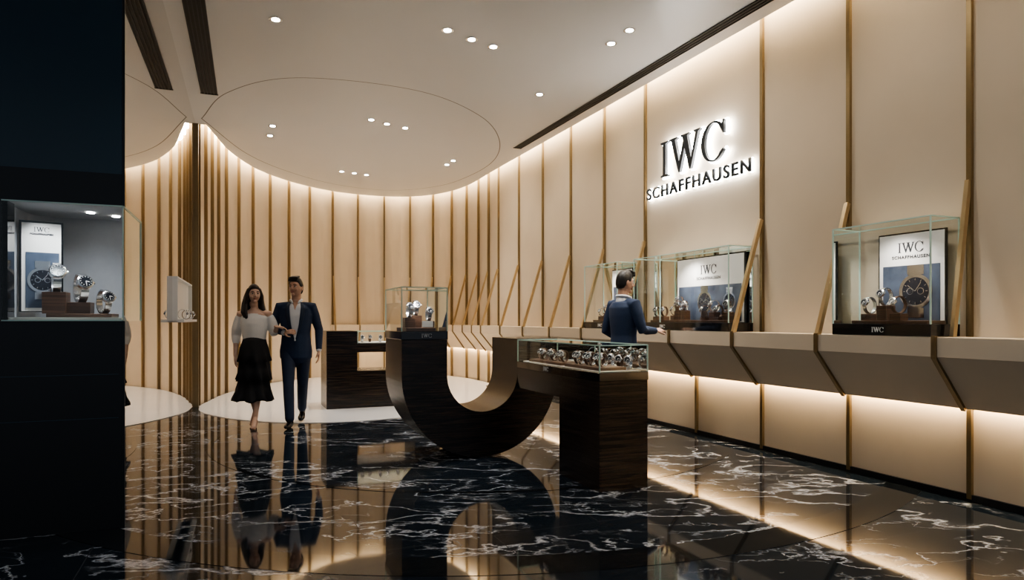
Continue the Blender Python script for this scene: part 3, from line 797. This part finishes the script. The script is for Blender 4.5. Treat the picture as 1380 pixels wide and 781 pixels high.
# man walking with the woman  (l = image left)
J1 = dict(lean=-.03,
    sh_l=(-.185, 0, 1.40), el_l=(-.265, .05, 1.14), wr_l=(-.12, -.17, 1.10), hand_l=((.85, -.45, .15), (-.2, .6, -.5), -1, .45),
    sh_r=(.185, 0, 1.40), el_r=(.262, .05, 1.13), wr_r=(.265, -.03, .885), hand_r=((.0, -.12, -1), (-1, 0, 0), -1, .3),
    hp_l=(-.085, 0, .88), kn_l=(-.070, -.15, .49), an_l=(-.045, -.25, .085), to_l=(-.060, -.43, .028),
    hp_r=(.085, 0, .88), kn_r=(.070, .05, .48), an_r=(.040, .30, .15), to_r=(.040, .16, .028))
m1 = suit_man('man_in_navy_suit', (-2.57, 7.95, .006), math.radians(12), J1, math.radians(-22), math.radians(-4), .99)
J2 = dict(lean=0.,
    sh_l=(-.185, 0, 1.40), el_l=(-.245, -.05, 1.14), wr_l=(-.17, -.28, 1.13), hand_l=((.15, -.95, .12), (.4, 0, -.8), -1, .4),
    sh_r=(.185, 0, 1.40), el_r=(.262, .04, 1.13), wr_r=(.20, -.16, 1.02), hand_r=((-.2, -.9, .1), (-.6, 0, -.6), 1, .4),
    hp_l=(-.085, 0, .88), kn_l=(-.10, -.03, .49), an_l=(-.11, .02, .085), to_l=(-.13, -.17, .03),
    hp_r=(.085, 0, .88), kn_r=(.10, -.02, .49), an_r=(.11, .03, .085), to_r=(.14, -.16, .03))
m2 = suit_man('man_in_navy_suit', (1.17, 7.0, 0), math.radians(118), J2, math.radians(-6), math.radians(4), 1.0)

def woman(name, loc, rz):
    p = empty(name, loc, rz)
    sh = {'l': V(-.158, 0, 1.315), 'r': V(.158, 0, 1.315)}; el = {'l': V(-.215, .05, 1.06), 'r': V(.222, .05, 1.08)}; wr = {'l': V(-.20, -.05, .83), 'r': V(.275, -.13, 1.165)}
    mb = MB()
    tors = [(.98, .115, .085), (1.08, .118, .088), (1.18, .130, .098), (1.26, .140, .098), (1.31, .135, .080), (1.345, .085, .06), (1.37, .05, .05)]
    mb.tube([(0, .0, z) for z, _, _ in tors], [(a, b) for _, a, b in tors], 24)
    mb.tube([(0, .005, 1.33), (0, .0, 1.40), (0, -.008, 1.46)], [.045, .041, .040], 16)
    for k in 'lr':
        mb.tube([V(sh[k].x*.5, 0, 1.325), sh[k], mix(sh[k], el[k], .5), el[k], mix(el[k], wr[k], .3), wr[k]], [.038, .043, .036, .031, .031, .021], 14, side=(0, 1, 0))
    hand(mb, wr['l'], (.05, -.15, -1), (1, 0, 0), 1, .3, .88)
    hand(mb, wr['r'], (.85, .30, -.15), (.1, .1, -1), 1, .5, .88)
    remeshed(mb, 'body', M['skin2'], p, .0045, 1)
    # off shoulder blouse with full sleeves
    mb = MB()
    tors = [(.99, .125, .095), (1.06, .135, .105), (1.14, .146, .114), (1.20, .148, .118), (1.245, .152, .108), (1.265, .154, .100)]
    mb.tube([(0, -.004, z) for z, _, _ in tors], [(a, b) for _, a, b in tors], 28)
    for k in 'lr':
        a = mix(sh[k], el[k], .17); mb.tube([a, mix(sh[k], el[k], .4), mix(sh[k], el[k], .7), el[k], mix(el[k], wr[k], .25), mix(el[k], wr[k], .38)], [.050, .060, .064, .056, .046, .034], 16, side=(0, 1, 0))
    remeshed(mb, 'blouse', M['blouse'], p, .007, 2)
    # ruffled skirt
    mb = MB(); seg = 72; rings = []
    prof = [(1.045, .122, 0), (1.0, .133, 0), (.92, .155, .004), (.84, .166, .007), (.765, .180, .014), (.755, .162, .006), (.66, .172, .010), (.545, .194, .018), (.535, .170, .007), (.44, .184, .013), (.33, .212, .022), (.305, .216, .024), (.31, .17, .01)]
    vs = []
    for z, r, am in prof:
        for k in range(seg):
            a = 2*math.pi*k/seg; rr = r+am*math.sin(9*a+z*9)+am*.5*math.sin(17*a+z*23)
            zz = z+am*.5*math.sin(6*a+1.3) if am > .01 else z
            vs.append((rr*math.cos(a)*1.0-.02*(1.04-z), rr*math.sin(a)*.86+.03*(1.04-z), zz))
    n = len(prof); fs = [(i*seg+k, i*seg+(k+1) % seg, (i+1)*seg+(k+1) % seg, (i+1)*seg+k) for i in range(n-1) for k in range(seg)]
    fs += [tuple(range(seg)), tuple((n-1)*seg+k for k in reversed(range(seg)))]
    mb.add(vs, fs); mb.obj('ruffled_skirt', M['skirt'], p, True)
    # legs
    mb = MB()
    kl, al, tl = V(-.05, .05, .42), V(-.025, .15, .16), V(-.03, .03, .022)
    kr, ar, tr = V(.05, -.05, .45), V(.035, -.10, .115), V(.040, -.225, .018)
    for hp, kn, an, to in ((V(-.07, 0, .8), kl, al, tl), (V(.07, 0, .8), kr, ar, tr)):
        mb.tube([hp, mix(hp, kn, .6), kn, mix(kn, an, .3), mix(kn, an, .75), an], [.07, .055, .045, .046, .029, .025], 16)
        mb.tube([an-V(0, 0, .0), mix(an, to, .5)+V(0, 0, .01), to+V(0, 0, .012)], [(.025, .026), (.028, .020), (.028, .012)], 14)
    remeshed(mb, 'legs', M['skin2'], p, .006, 2)
    mb = MB()
    for an, to in ((al, tl), (ar, tr)):
        he = an+V(0, .035, -.045)
        mb.tube([he, mix(he, to, .55)-V(0, 0, .006), to+V(0, 0, .002), to+V(0, -.035, .0)], [(.026, .020), (.027, .012), (.034, .015), (.018, .010)], 14)
        mb.tube([he+V(0, .01, 0), V(he.x, he.y+.012, max(.008, he.z-.07))], [.012, .006], 10)
    remeshed(mb, 'court_shoes', M['heel'], p, .0045, 1)
    make_head(p, (0, -.025, 1.535), math.radians(24), math.radians(-3), True, M['skin2'], M['hair2'], .93)
    return p
woman('woman_in_black_skirt', (-3.0, 7.78, .001), math.radians(8))

# ---------------------------------------------------------------- lights
for x, y in dpos:
    pw = 120 if y > 5 else 70
    spot('downlight_lamp', (x, y, CZ-.02), (x, y, 0), pw, 88, 1, (1, .95, .89), .05, rd)
# added spots without fixtures, just under the ceiling, brightening the right wall
for t, pw in ((4.8, 30), (3.2, 46), (1.4, 85), (-.4, 80), (-2.2, 80), (-4.0, 80)):
    p = wallpt(t, 1.3); q = wallpt(t, 0)
    spot('added_wall_fill', (p.x, p.y, CZ-.03), (q.x, q.y, 1.9), pw, 110, 1, (1, .91, .78), .06, rd)

wd = bpy.data.worlds.new('world'); SC.world = wd; wd.use_nodes = True
bg = wd.node_tree.nodes['Background']; bg.inputs[0].default_value = (.76, .86, 1., 1); bg.inputs[1].default_value = .33

cam = bpy.data.cameras.new('camera'); co = bpy.data.objects.new('camera', cam); COL.objects.link(co)
cam.sensor_width = 36; cam.lens = 900/1380*36; cam.shift_y = (430-390.5)/1380; cam.clip_start = .05
co.location = (0, 0, 1.25); co.rotation_euler = (math.radians(90), 0, 0)
SC.camera = co
try:
    SC.view_settings.view_transform = 'AgX'; SC.view_settings.look = 'AgX - Medium High Contrast'
except Exception as ex: print(ex)
